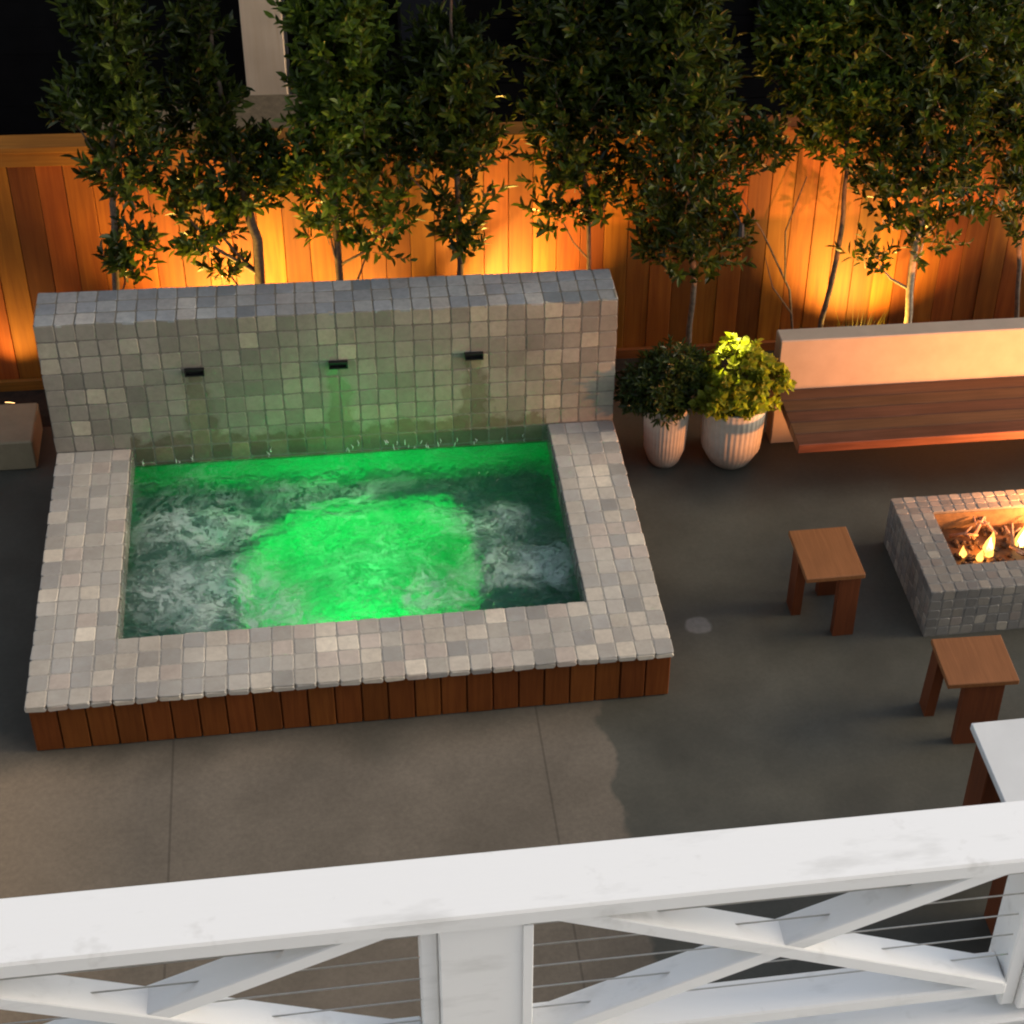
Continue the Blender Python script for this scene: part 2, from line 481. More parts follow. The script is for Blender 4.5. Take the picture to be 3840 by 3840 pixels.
    def lathe(s, prof, c=(0, 0, 0), seg=40, flute=0.0, nfl=20, mi=0):
        vs, fs = [], []
        for r, z, fl in prof:
            for k in range(seg):
                an = 2 * math.pi * k / seg
                rr = r - fl * flute * (0.5 + 0.5 * math.cos(an * nfl))
                vs.append((c[0] + rr * math.cos(an), c[1] + rr * math.sin(an), c[2] + z))
        for i in range(len(prof) - 1):
            for k in range(seg):
                k2 = (k + 1) % seg
                fs.append((i * seg + k, i * seg + k2, (i + 1) * seg + k2, (i + 1) * seg + k))
        s.add(vs, fs, mi)

    def build(s, name, mats, parent=None, smooth=False, origin=None):
        me = bpy.data.meshes.new(name)
        off = Vector(origin) if origin is not None else Vector((0, 0, 0))
        me.from_pydata([tuple(Vector(q) - off) for q in s.v] if origin is not None else s.v, [], s.f)
        mats = mats if isinstance(mats, (list, tuple)) else [mats]
        for m in mats:
            me.materials.append(m)
        if len(mats) > 1:
            me.polygons.foreach_set('material_index', s.mi)
        if smooth:
            me.polygons.foreach_set('use_smooth', [True] * len(me.polygons))
        me.update()
        o = bpy.data.objects.new(name, me)
        col.objects.link(o)
        if origin is not None:
            o.location = off
        if parent is not None:
            o.parent = parent
        return o


def tag(o, label=None, cat=None, group=None, kind=None):
    for k, v in (('label', label), ('category', cat), ('group', group), ('kind', kind)):
        if v:
            o[k] = v
    return o


def empty(name, loc, label, cat, group=None, rz=0.0):
    o = bpy.data.objects.new(name, None)
    o.empty_display_size = 0.1
    o.location = loc
    o.rotation_euler = (0, 0, rz)
    col.objects.link(o)
    return tag(o, label, cat, group)


def keep(o, parent):
    """parent a part that was modelled in world space under an unrotated thing"""
    o.parent = parent
    o.location = Vector(o.location) - Vector(parent.location)
    return o


def spot(name, loc, aim, watt, deg, colr, parent, rad=0.02, blend=1.0):
    l = bpy.data.lights.new(name, 'SPOT')
    l.energy, l.color, l.spot_size, l.spot_blend, l.shadow_soft_size = watt, colr, R(deg), blend, rad
    o = bpy.data.objects.new(name, l)
    o.location = Vector(loc) - Vector(parent.location)
    o.rotation_euler = (Vector(aim) - Vector(loc)).to_track_quat('-Z', 'Y').to_euler()
    o.parent = parent
    col.objects.link(o)
    return o


# ------------------------------------------------------------------ setting: ground
HOLE = (0.10, 2.90, 0.20, 2.15)
m = MB()
xs = [-60, HOLE[0], HOLE[1], 60]
ys = [-60, HOLE[2], HOLE[3], 2.62]
for i in range(3):
    for j in range(3):
        if (i, j) != (1, 1):
            m.add([(xs[i], ys[j], 0), (xs[i + 1], ys[j], 0), (xs[i + 1], ys[j + 1], 0), (xs[i], ys[j + 1], 0)], [(0, 1, 2, 3)])
tag(m.build('patio', M['patio']), kind='structure')
m = MB()
N_ = 60
for i in range(121):
    for j in range(5):
        x = -60 + i
        y = (2.62, 2.7, 2.85, 3.0, 3.3)[j]
        m.v.append((x, y, 0.0 if j == 0 else 0.015 + 0.02 * random.random()))
for i in range(120):
    for j in range(4):
        m.f.append((i * 5 + j, (i + 1) * 5 + j, (i + 1) * 5 + j + 1, i * 5 + j + 1))
m.add([(-60, 3.3, -0.01), (60, 3.3, -0.01), (60, 80, -0.01), (-60, 80, -0.01)], [(0, 1, 2, 3)])
m.mi = [0] * len(m.f)
tag(m.build('planting_bed', M['soil']), kind='structure')

# ------------------------------------------------------------------ hot tub
W, D, HD, HW, TW = 3.0, 1.9286, 0.3187, 1.12, 0.3219
XL, XR, YF = 0.382, 2.6285, 0.42
WZ = 0.20
FX0, FX1, FY1, BZ, FZ = 0.98, 2.10, 1.64, -0.02, -0.42
tub = empty('hot_tub', (1.5, 0.9, 0), 'square spa with a tiled stone rim, timber skirt and tall tiled wall behind it', 'hot tub')
TH = 0.006
xcols = [XL * i / 4 for i in range(4)] + [XL + (XR - XL) * i / 22 for i in range(22)] + [XR + (W - XR) * i / 4 for i in range(5)]
yrows_f = [YF * i / 4 for i in range(5)]
yrows_s = [YF + (D - YF) * i / 15 for i in range(16)]
rt = random.Random(11)
m = MB()
zb = HD - TH
for j in range(4):
    for i in range(30):
        m.tile((xcols[i], yrows_f[j], zb), (1, 0, 0), (0, 1, 0), (0, 0, 1), xcols[i + 1] - xcols[i], yrows_f[j + 1] - yrows_f[j], TH, 0.0045, 0, rt)
for j in range(15):
    for i in list(range(4)) + list(range(26, 30)):
        m.tile((xcols[i], yrows_s[j], zb), (1, 0, 0), (0, 1, 0), (0, 0, 1), xcols[i + 1] - xcols[i], yrows_s[j + 1] - yrows_s[j], TH, 0.0045, 0, rt)
# rim edge tiles facing out and into the water
ez = 0.035
for i in range(30):
    m.tile((xcols[i], 0.012, HD - ez - 0.004), (1, 0, 0), (0, 0, 1), (0, -1, 0), xcols[i + 1] - xcols[i], ez, 0.012, 0.006, 0, rt)
for j in range(4 + 15):
    yr = yrows_f[:-1] + yrows_s
    for (x, nx) in ((0.012, -1), (W - 0.012, 1), (XL - 0.002, 1), (XR + 0.002, -1)):
        inner = abs(nx) and (x > 0.1 and x < 2.9)
        if inner and j < 4:
            continue
        hh = 0.13 if inner else ez
        m.tile((x, yr[j], HD - hh - 0.004), (0, 1, 0), (0, 0, 1), (nx, 0, 0), yr[j + 1] - yr[j], hh, 0.010, 0.006, 1 if inner else 0, rt)
for i in range(4, 26):
    m.tile((xcols[i], YF - 0.002, HD - 0.134), (1, 0, 0), (0, 0, 1), (0, 1, 0), xcols[i + 1] - xcols[i], 0.13, 0.010, 0.006, 0, rt)
deck = keep(m.build('deck_tiles', [M['tile'], M['damptile']]), tub)
# mortar bed / deck slab
m = MB()
m.box(0.014, W - 0.014, 0.014, YF - 0.004, 0.285, zb + 0.0040)
m.box(0.014, XL - 0.004, YF - 0.004, D, 0.285, zb + 0.0040)
m.box(XR + 0.004, W - 0.014, YF - 0.004, D, 0.285, zb + 0.0040)
keep(m.build('mortar_bed', M['grout']), tub)
# wall
m = MB()
zr = [0.02 + (HD - 0.02) * i / 3 for i in range(4)] + [HD + (HW - HD) * i / 8 for i in range(1, 9)]
SLOT = [(0.76, 0.80), (1.50, 0.80), (2.22, 0.812)]
wcols = [W * i / 30 for i in range(31)]
for k in range(len(zr) - 1):
    for i in range(30):
        xa, xb = wcols[i], wcols[i + 1]
        if zr[k + 1] <= HD + 1e-6 and (xa < XL - 0.02 or xb > XR + 0.02):
            continue
        m.tile((xa, D + 0.012, zr[k]), (1, 0, 0), (0, 0, 1), (0, -1, 0), xb - xa, zr[k + 1] - zr[k], 0.012, 0.004, 0, rt)
for k in range(3, len(zr) - 1):
    for q in range(3):
        ya = D + 0.012 + (TW - 0.024) * q / 3
        for (x, nx) in ((0.012, -1), (W - 0.012, 1)):
            m.tile((x, ya, zr[k]), (0, 1, 0), (0, 0, 1), (nx, 0, 0), (TW - 0.024) / 3, zr[k + 1] - zr[k], 0.012, 0.004, 0, rt)
for q in range(3):
    for i in range(30):
        m.tile((wcols[i], D + TW * q / 3, HW - 0.012), (1, 0, 0), (0, 1, 0), (0, 0, 1), 0.1, TW / 3, 0.012, 0.004, 1, rt)
wall = keep(m.build('back_wall', [M['walltile'], M['captile']]), tub)
m = MB()
m.box(0.0025, W - 0.0025, D + 0.0020, D + TW - 0.0030, 0.0, HW - 0.0022)
o = m.build('wall_core', M['wallgrout'])
o.parent = wall
for sx_, sz_ in SLOT:
    m = MB()
    m.box(sx_ - 0.050, sx_ + 0.050, D - 0.026, D + 0.02, sz_ - 0.020, sz_ - 0.014)
    m.box(sx_ - 0.050, sx_ + 0.050, D - 0.022, D + 0.02, sz_ + 0.012, sz_ + 0.018)
    m.box(sx_ - 0.050, sx_ - 0.044, D - 0.024, D + 0.02, sz_ - 0.014, sz_ + 0.012)
    m.box(sx_ + 0.044, sx_ + 0.050, D - 0.024, D + 0.02, sz_ - 0.014, sz_ + 0.012)
    m.box(sx_ - 0.044, sx_ + 0.044, D - 0.006, D + 0.018, sz_ - 0.014, sz_ + 0.012)
    o = m.build('water_spout', M['black'])
    o.parent = wall
m = MB()
r5 = random.Random(31)
for cx_ in (0.45, 0.60, 0.70, 1.10, 1.52, 1.56, 1.74, 1.79, 1.84, 1.90, 1.97, 2.03, 2.12, 2.22, 2.36, 2.50):
    for _ in range(2):
        xx = cx_ + r5.uniform(-.02, .02)
        zz = WZ + r5.uniform(.0, .05)
        hh = r5.uniform(.015, .04)
        m.tube([(xx, D - .003, zz), (xx + r5.uniform(-.006, .006), D - .007, zz + hh * .5), (xx + r5.uniform(-.01, .01), D - .002, zz + hh)],
               [.003, .003, .001], 6)
o = m.build('water_trickles', M['trickle'])
tag(o, kind='stuff')
o.parent = wall
# skirt of upright boards
m = MB()
nb = 24
for i in range(nb):
    x0 = 0.006 + (W - 0.012) * i / nb
    x1 = 0.006 + (W - 0.012) * (i + 1) / nb
    m.box(x0 + 0.003, x1 - 0.003, 0.030 + rt.uniform(0, 0.003), 0.055, 0.004, 0.284, bev=0.004)
for i in range(15):
    y0 = 0.06 + (D + TW - 0.06) * i / 15
    y1 = 0.06 + (D + TW - 0.06) * (i + 1) / 15
    m.box(0.008, 0.03, y0 + 0.003, y1 - 0.003, 0.004, 0.284, bev=0.004)
    m.box(W - 0.03, W - 0.008, y0 + 0.003, y1 - 0.003, 0.004, 0.284, bev=0.004)
m.box(0.031, W - 0.031, 0.0575, 0.07, 0.004, 0.283)
keep(m.build('timber_skirt', M['skirt']), tub)
# shell with benches on three sides round a foot well
m = MB()
e = 0.006
def quad(a, b, c_, d_):
    m.add([a, b, c_, d_], [(0, 1, 2, 3)])
x0, x1, y0, y1, zt = XL - e, XR + e, YF - e, D + 0.013, 0.20
WELL = [(1.12, y0 + .0), (2.0, y0 + .0), (2.10, 0.56), (2.16, 1.0), (2.12, 1.50), (2.02, 1.64), (1.72, 1.67), (1.40, 1.655), (1.20, 1.60), (1.02, 1.44), (0.90, 1.15), (0.96, 0.72)]
from mathutils.geometry import tessellate_polygon
loop = [(x0, y0), WELL[0]] + [WELL[k] for k in range(len(WELL) - 1, 0, -1)] + [(x1, y0), (x1, y1), (x0, y1)]
tris = tessellate_polygon([[Vector((p[0], p[1], 0)) for p in loop]])
m.add([(p[0], p[1], BZ) for p in loop], [tuple(t_) for t_ in tris])
m.add([(p[0], p[1], FZ) for p in WELL], [tuple(range(len(WELL)))])
for k in range(len(WELL)):
    p, q = WELL[k], WELL[(k + 1) % len(WELL)]
    quad((*p, FZ), (*q, FZ), (*q, BZ), (*p, BZ))
quad((x0, y0, BZ), (x1, y0, BZ), (x1, y0, zt), (x0, y0, zt))
quad((x0, y0, BZ), (x0, y1, BZ), (x0, y1, zt), (x0, y0, zt))
quad((x1, y0, BZ), (x1, y1, BZ), (x1, y1, zt), (x1, y0, zt))
quad((x0, D - 0.004, BZ), (x1, D - 0.004, BZ), (x1, D - 0.004, zt - 0.006), (x0, D - 0.004, zt - 0.006))
keep(m.build('tub_shell', M['shell']), tub)
# green lamp low in the front wall of the foot well
m = MB()
m.lathe([(0.0, 0.0, 0), (0.05, 0.0, 0), (0.05, 0.012, 0), (0.0, 0.014, 0)], (0, 0, 0), 20)
o = m.build('pool_lamp', mat_emit('green_lens', (0.0, 1.0, 0.12), 12.0))
o.rotation_euler = (R(-90), 0, 0)
o.location = Vector((1.54, YF - 0.004, -0.03)) - tub.location
o.parent = tub
pl = bpy.data.lights.new('pool_light', 'SPOT')
pl.energy, pl.color, pl.shadow_soft_size = 118.0, (0.0, 1.0, 0.15), 0.06
pl.spot_size, pl.spot_blend = R(122), 1.0
o2 = bpy.data.objects.new('pool_light', pl)
o2.location = Vector((1.54, YF + 0.03, -0.03)) - tub.location
o2.rotation_euler = Vector((0, 1.0, -0.30)).to_track_quat('-Z', 'Y').to_euler()
o2.parent = tub
col.objects.link(o2)
# water surface
m = MB()
NX, NY = 150, 110
for j in range(NY + 1):
    for i in range(NX + 1):
        x = XL - 0.004 + (XR - XL + 0.008) * i / NX
        y = YF - 0.004 + (D - YF + 0.006) * j / NY
        amp = 0.0016
        for jx, jy, rx, ry, a in jets:
            q = ((x - jx) / rx) ** 2 + ((y - jy) / ry) ** 2
            amp += 0.012 * a * math.exp(-q * 0.9)
        z = WZ + amp * (noise.fractal(Vector((x * 6, y * 7, 0.3)), 1.0, 2.0, 4))
        m.v.append((x, y, z))
for j in range(NY):
    for i in range(NX):
        a = j * (NX + 1) + i
        m.f.append((a, a + 1, a + NX + 2, a + NX + 1))
m.mi = [0] * len(m.f)
tag(m.build('water', M['water'], smooth=True), kind='structure')

# ------------------------------------------------------------------ fence
FY = 3.0
rf_ = random.Random(5)
fence = empty('board_fence', (2.5, FY, 0), 'tall cedar board fence with a flat cap running behind the trees', 'fence')
m = MB()
x = -5.0
while x < 11:
    wdt = 0.142
    m.box(x + 0.0015, x + wdt - 0.0015, FY + rf_.uniform(0, 0.006), FY + 0.024, 0.075, 1.555, bev=0.002)
    x += wdt
keep(m.build('fence_boards', M['cedar']), fence)
m = MB()
for k in range(6):
    m.box(-5 + k * 2.6667 + 0.002, -5 + (k + 1) * 2.6667 - 0.002, FY - 0.024, FY - 0.002, 1.462, 1.553, bev=0.003)
keep(m.build('fascia_board', M['cedar_h']), fence)
m = MB()
for k in range(4):
    m.box(-5 + k * 4 + 0.002, -5 + (k + 1) * 4 - 0.002, FY - 0.055, FY + 0.095, 1.557, 1.595, bev=0.004)
keep(m.build('cap_rail', M['cedar_h']), fence)
m = MB()
for k in range(4):
    m.box(-5 + k * 4 + 0.002, -5 + (k + 1) * 4 - 0.002, FY - 0.030, FY - 0.002, -0.02, 0.085, bev=0.003)
keep(m.build('kick_board', M['cedar_h']), fence)
for k in range(7):
    m = MB()
    px_ = -4.6 + k * 2.4
    m.box(px_ - 0.045, px_ + 0.045, FY + 0.028, FY + 0.092, -0.02, 1.553, bev=0.004)
    keep(m.build('fence_post', M['cedar']), fence)

# ------------------------------------------------------------------ uplights in the bed
WARM = (1.0, 0.57, 0.11)
def uplight(x, y, aim, watt, deg, label, blend=1.0):
    t = empty('uplight', (x, y, 0.02), label, 'garden light', 'small uplights along the foot of the fence')
    m = MB()
    m.tube([(0, 0, -0.05), (0, 0, 0.05)], 0.008, 8)
    m.build('stake', M['brass'], t)
    dv = (Vector(aim) - Vector((x, y, 0.10))).normalized()
    m = MB()
    m.tube([Vector((0, 0, 0.075)) - dv * 0.045, Vector((0, 0, 0.075)) + dv * 0.035], [0.026, 0.032], 14)
    m.build('lamp_body', M['brass'], t)
    m = MB()
    m.tube([Vector((0, 0, 0.075)) + dv * 0.036, Vector((0, 0, 0.075)) + dv * 0.038], 0.026, 14)
    m.build('lens', M['lens'], t)
    p = Vector((x, y, 0.095)) + dv * 0.05
    spot('lamp', p, aim, watt, deg, WARM, t, 0.018, blend)
    return t
uplight(0.92, 2.52, (0.96, 3.02, 1.15), 190, 106, 'small bronze uplight at the fence foot behind the left half of the tub wall')
uplight(1.62, 2.56, (1.68, 3.02, 1.0), 80, 76, 'dim bronze uplight at the fence foot behind the middle of the tub wall')
uplight(2.50, 2.52, (2.54, 3.02, 1.15), 190, 92, 'small bronze uplight at the fence foot behind the right half of the tub wall')
uplight(4.68, 2.50, (4.74, 3.02, 1.0), 105, 112, 'small bronze uplight at the fence foot behind the concrete bench wall')
uplight(-0.34, 2.68, (-0.27, 3.02, 0.50), 9, 80, 'small bronze uplight at the fence foot left of the tub wall')
uplight(6.10, 2.70, (6.1, 3.02, 0.9), 90, 80, 'small bronze uplight at the fence foot beyond the end of the bench')

# ------------------------------------------------------------------ trees
def leaf_pts(base, dirv, up, L, wd):
    s_ = dirv.cross(up)
    if s_.length < 1e-4:
        s_ = Vector((1, 0, 0))
    s_.normalize()
    nn = s_.cross(dirv).normalized()
    mid1, mid2 = base + dirv * L * 0.35, base + dirv * L * 0.7
    f = wd * 0.22
    dr = nn * (-L * 0.10)
    return [base, mid1 + s_ * wd * .5 + nn * f, mid2 + s_ * wd * .42 + nn * f + dr * .4, base + dirv * L + dr,
            mid2 - s_ * wd * .42 + nn * f + dr * .4, mid1 - s_ * wd * .5 + nn * f]

def twig(mb, p, d, length, nl, L, wd, rg, spread=0.95, mi=0):
    d = d.normalized()
    a = d.orthogonal().normalized()
    b = d.cross(a)
    ph = rg.uniform(0, 6.28)
    for i in range(nl):
        t = (i + 0.5) / nl
        an = ph + i * 2.4
        radial = a * math.cos(an) + b * math.sin(an)
        sp = spread * (1.15 - 0.7 * t)
        ld = (d * math.cos(sp) + radial * math.sin(sp)).normalized()
        ld = (ld + Vector((rg.uniform(-.2, .2), rg.uniform(-.2, .2), rg.uniform(-.2, .2)))).normalized()
        base = p + d * (length * t)
        s_ = L * rg.uniform(0.75, 1.2)
        mb.add(leaf_pts(base, ld, d, s_, wd * s_ / L), [(0, 1, 2, 3), (0, 3, 4, 5)], mi)

def vnoise(rg):
    return Vector((rg.uniform(-1, 1), rg.uniform(-1, 1), rg.uniform(-1, 1)))

TREES = [
(2.55, [[0.27, 0.02], [0.39, 1.35], [0.45, 1.87], [0.5, 2.42]], [(0.51, 2.44, 0.19, 0.33, 1.1), (0.48, 2.05, 0.22, 0.2, 1.2), (0.25, 1.98, 0.1, 0.13, 0.9), (0.48, 1.66, 0.19, 0.2, 1), (0.45, 1.15, 0.15, 0.21, 1), (0.63, 1.8, 0.09, 0.15, 0.7)], 0.019, 'leaf', 'bark',
 'slim evergreen tree at the left end of the row, with a drooping left shoot'),
(2.65, [[1.09, 0.02], [1.11, 1.16], [1.03, 1.65], [0.98, 2.25]], [(0.92, 2.36, 0.11, 0.31, 1.1), (0.90, 1.96, 0.16, 0.25, 1.2), (1.03, 1.55, 0.29, 0.23, 1), (0.88, 1.24, 0.24, 0.15, 0.9), (0.68, 1.41, 0.11, 0.14, 0.8), (0.93, 0.98, 0.08, 0.08, 0.8), (1.16, 1.66, 0.13, 0.13, 0.8)], 0.030, 'leaf', 'bark',
 'narrow evergreen tree with a thick dark trunk just left of the pale corner post'),
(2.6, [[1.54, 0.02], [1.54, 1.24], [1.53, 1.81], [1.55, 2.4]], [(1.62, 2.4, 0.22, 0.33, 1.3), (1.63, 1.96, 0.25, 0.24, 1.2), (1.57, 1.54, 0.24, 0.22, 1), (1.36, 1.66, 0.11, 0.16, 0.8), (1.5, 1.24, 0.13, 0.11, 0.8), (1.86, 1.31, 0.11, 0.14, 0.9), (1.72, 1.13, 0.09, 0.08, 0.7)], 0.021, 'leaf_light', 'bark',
 'broad bright-crowned evergreen tree whose low branch reaches right across the lit fence'),
(2.6, [[2.2, 0.02], [2.21, 1.21], [2.2, 1.95], [2.18, 2.48]], [(2.18, 2.16, 0.22, 0.29, 1.2), (2.2, 1.73, 0.21, 0.22, 1.1), (2.2, 1.34, 0.17, 0.2, 0.9), (2.25, 1.12, 0.12, 0.1, 0.7), (1.99, 1.86, 0.2, 0.23, 1.3), (1.84, 1.65, 0.14, 0.14, 1)], 0.018, 'leaf', 'bark',
 'evergreen tree left of the widest open stretch of glowing fence'),
(2.6, [[2.96, 0.02], [2.93, 1.21], [2.85, 1.93], [2.83, 2.47]], [(2.83, 2.38, 0.24, 0.36, 1.1), (2.85, 1.9, 0.27, 0.25, 1.1), (2.83, 1.55, 0.23, 0.18, 1), (2.76, 1.27, 0.15, 0.1, 0.8), (3.05, 1.34, 0.15, 0.16, 0.8)], 0.013, 'leaf', 'bark',
 'evergreen tree with a thin stem at the right end of the tub wall'),
(2.5, [[3.53, 0.02], [3.54, 0.89], [3.43, 1.65], [3.33, 2.45]], [(3.27, 2.45, 0.3, 0.3, 1.2), (3.35, 2.03, 0.33, 0.27, 1.2), (3.44, 1.58, 0.35, 0.27, 1.1), (3.51, 1.14, 0.31, 0.24, 1.4), (3.88, 1.71, 0.15, 0.15, 0.8)], 0.018, 'leaf', 'bark',
 'dense evergreen tree with the lowest-hanging crown, above the two fluted pots'),
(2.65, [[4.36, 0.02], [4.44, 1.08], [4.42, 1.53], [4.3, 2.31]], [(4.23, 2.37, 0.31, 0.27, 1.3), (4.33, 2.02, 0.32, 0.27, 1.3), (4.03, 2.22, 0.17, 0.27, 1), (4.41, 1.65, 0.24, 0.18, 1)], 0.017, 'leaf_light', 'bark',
 'high-crowned evergreen tree with a bare leaning dark trunk behind the bench'),
(2.52, [[4.92, 0.02], [4.86, 0.89], [4.88, 1.31], [4.77, 2.36]], [(4.76, 2.39, 0.32, 0.31, 1.2), (4.8, 1.95, 0.34, 0.27, 1.2), (4.82, 1.55, 0.38, 0.22, 1), (4.7, 1.3, 0.21, 0.14, 0.8), (4.91, 1.08, 0.15, 0.12, 0.8), (4.62, 0.94, 0.1, 0.08, 0.7), (5.14, 1.35, 0.15, 0.16, 0.8)], 0.024, 'leaf', 'litbark',
 'evergreen tree with a brightly lit trunk behind the bench'),
(2.6, [[5.69, 0.02], [5.54, 0.99], [5.37, 1.86], [5.23, 2.44]], [(5.21, 2.31, 0.19, 0.35, 1.1), (5.36, 1.76, 0.19, 0.28, 1.1), (5.49, 1.31, 0.17, 0.19, 0.9), (5.55, 1.03, 0.09, 0.11, 0.7)], 0.016, 'leaf', 'bark',
 'evergreen tree at the right end of the row, cut off by the picture edge'),
]
for k, (ty, path, ells, tr_, lm, bm_, label) in enumerate(TREES):
    rg = random.Random(100 + k)
    t = empty('evergreen_tree', (path[0][0], ty, 0.02), label, 'tree', 'evergreen trees along the fence')
    tm = MB()
    # trunk through the path, continued up to the top of the crown
    pts = []
    full = [Vector((x, ty, z)) for x, z in path] + [Vector((path[-1][0] + rg.uniform(-.05, .05), ty, 3.05))]
    for a, b in zip(full[:-1], full[1:]):
        for s_ in range(5):
            q = a.lerp(b, s_ / 5)
            pts.append(q + Vector((rg.uniform(-1, 1), rg.uniform(-1, 1), 0)) * 0.006)
    pts.append(full[-1])
    tm.tube(pts, [tr_ * (1.15 - 0.95 * i / (len(pts) - 1)) for i in range(len(pts))], 8)
    ells = list(ells) + [(path[-1][0], 2.86, ells[0][2] * 0.85, 0.34, 1.1)]
    lmesh = MB()
    for (ex, ez_, rx, rz, den) in ells:
        ry = max(0.12, min(0.30, rx * 0.9))
        c_ = Vector((ex, ty, ez_ - .02))
        rx, rz = max(rx - (.05 if k < 2 else .03), .05), max(rz - .03, .05)
        # limb from the trunk to this clump
        tp = min(pts, key=lambda q: (q.z - (ez_ - 0.18 - abs(ex - q.x) * .5)) ** 2)
        if (c_ - tp).length > 0.08:
            mid = tp.lerp(c_, 0.5) + Vector((0, rg.uniform(-.05, .05), -0.03))
            tm.tube([tp, mid, c_ + Vector((0, 0, rz * .4))], [tr_ * 0.42, tr_ * 0.3, 0.003], 6)
        nt = int(den ** 1.5 * (rx * rz * math.pi) * (900 if ez_ > 1.7 else 620 if ez_ > 1.45 else 400) + 9)
        for _ in range(nt):
            u = vnoise(rg)
            while u.length > 1:
                u = vnoise(rg)
            # more twigs near the surface
            u = u * (0.35 + 0.65 * rg.random()) / max(u.length, 0.25) if rg.random() < 0.35 else u
            p = c_ + Vector((u.x * rx, u.y * ry, u.z * rz)) * 1.02
            if p.y > 2.93:
                p.y = 2.93 - rg.random() * 0.05
            dv = Vector((u.x * 0.9, u.y * 0.8, 0.75 + 0.4 * u.z)) + vnoise(rg) * 0.45
            ln = rg.uniform(0.07, 0.15) if rg.random() < .88 else rg.uniform(.16, .26)
            if p.y + dv.normalized().y * ln > 2.95:
                dv.y = -abs(dv.y)
            twig(lmesh, p, dv, ln, rg.randint(8, 12), rg.choice((0.058, 0.066, 0.076)), 0.026, rg)
            if rg.random() < 0.3:
                tm.tube([p - dv.normalized() * 0.04, p + dv.normalized() * ln], [0.0025, 0.0012], 4)
    keep(lmesh.build('crown', M[lm], smooth=False), t)
    keep(tm.build('trunk', M[bm_], smooth=True), t)

# added leafless sapling, its crossing stems stand for branch shadows on the fence
t = empty('shadow_sapling', (4.18, 2.78, 0.02), 'added leafless sapling whose crossing stems stand for branch shadows on the fence', 'sapling')
m = MB()
m.tube([(4.30, 2.80, 0.0), (4.22, 2.84, 0.55), (4.02, 2.86, 0.95), (3.86, 2.88, 1.2)], [0.009, 0.008, 0.006, 0.003], 6)
m.tube([(4.18, 2.82, 0.62), (4.16, 2.86, 0.95), (4.26, 2.88, 1.3)], [0.006, 0.005, 0.003], 6)
m.tube([(4.24, 2.80, 0.4), (4.10, 2.80, 0.6), (4.04, 2.82, 0.8)], [0.006, 0.004, 0.002], 6)
keep(m.build('stems', M['bark'], smooth=True), t)

# straw coloured tufts lit by the uplights
def tuft(x, y, h, nb_, mat, label, seed, spread=0.5, name='grass_tuft'):
    rg = random.Random(seed)
    t = empty(name, (x, y, 0.02), label, 'grass', 'tufts of grass in the planting bed')
    m = MB()
    for _ in range(nb_):
        an = rg.uniform(0, 6.28)
        rr = rg.uniform(0.1, 1.0) * spread
        L = h * rg.uniform(0.6, 1.1)
        d_ = Vector((math.cos(an) * rr, math.sin(an) * rr, 1)).normalized()
        b_ = Vector((math.cos(an), math.sin(an), 0)) * rg.uniform(0, 0.03)
        side = d_.cross(Vector((math.cos(an + 1.2), math.sin(an + 1.2), 0.1))).normalized() * 0.006
        p1 = b_ + d_ * L * 0.55
        p2 = b_ + d_ * L + Vector((d_.x, d_.y, -0.35)) * L * 0.28
        m.add([b_ - side, b_ + side, p1 + side, p1 - side, p2], [(0, 1, 2, 3), (3, 2, 4)])
    m.build('blades', mat, t)
tuft(4.56, 2.48, 0.62, 60, M['straw'], 'straw coloured grass tuft glowing behind the bench wall', 1, 0.35)
tuft(4.74, 2.42, 0.50, 50, M['straw'], 'low straw grass tuft beside the brightly lit trunk', 2, 0.7)
tuft(2.36, 2.62, 0.82, 26, M['straw'], 'thin grass tuft whose tips show over the tub wall', 3, 0.35)
tuft(4.33, 2.45, 0.55, 22, M['straw'], 'sparse grass tuft at the foot of the leaning dark trunk', 4, 0.45)

# ------------------------------------------------------------------ stone step left of the tub
t = empty('stone_step', (-0.9, 2.4, 0), 'pale sandy concrete block by the fence left of the tub', 'step')
m = MB()
m.box(-1.9, -0.165, 2.225, 2.60, 0.0, 0.19, bev=0.008)
keep(m.build('block', M['slab']), t)

# ------------------------------------------------------------------ bench
t = empty('garden_bench', (5.5, 2.0, 0), 'long bench of dark hardwood boards fixed to a low concrete back wall', 'bench')
m = MB()
m.box(3.965, 8.6, 2.03, 2.155, 0, 0.725, bev=0.006)
keep(m.build('back_wall', M['stucco']), t)
m = MB()
ys_ = [1.49 + (2.028 - 1.49) * i / 5 for i in range(6)]
for i in range(5):
    m.box(3.972, 8.55, ys_[i] + 0.0015, ys_[i + 1] - 0.0015, 0.332, 0.39, bev=0.003)
keep(m.build('seat', M['bench']), t)
for bx in (4.6, 5.6, 6.6, 7.6):
    m = MB()
    m.box(bx - 0.02, bx + 0.02, 1.62, 2.028, 0.28, 0.330)
    keep(m.build('bracket', M['black']), t)

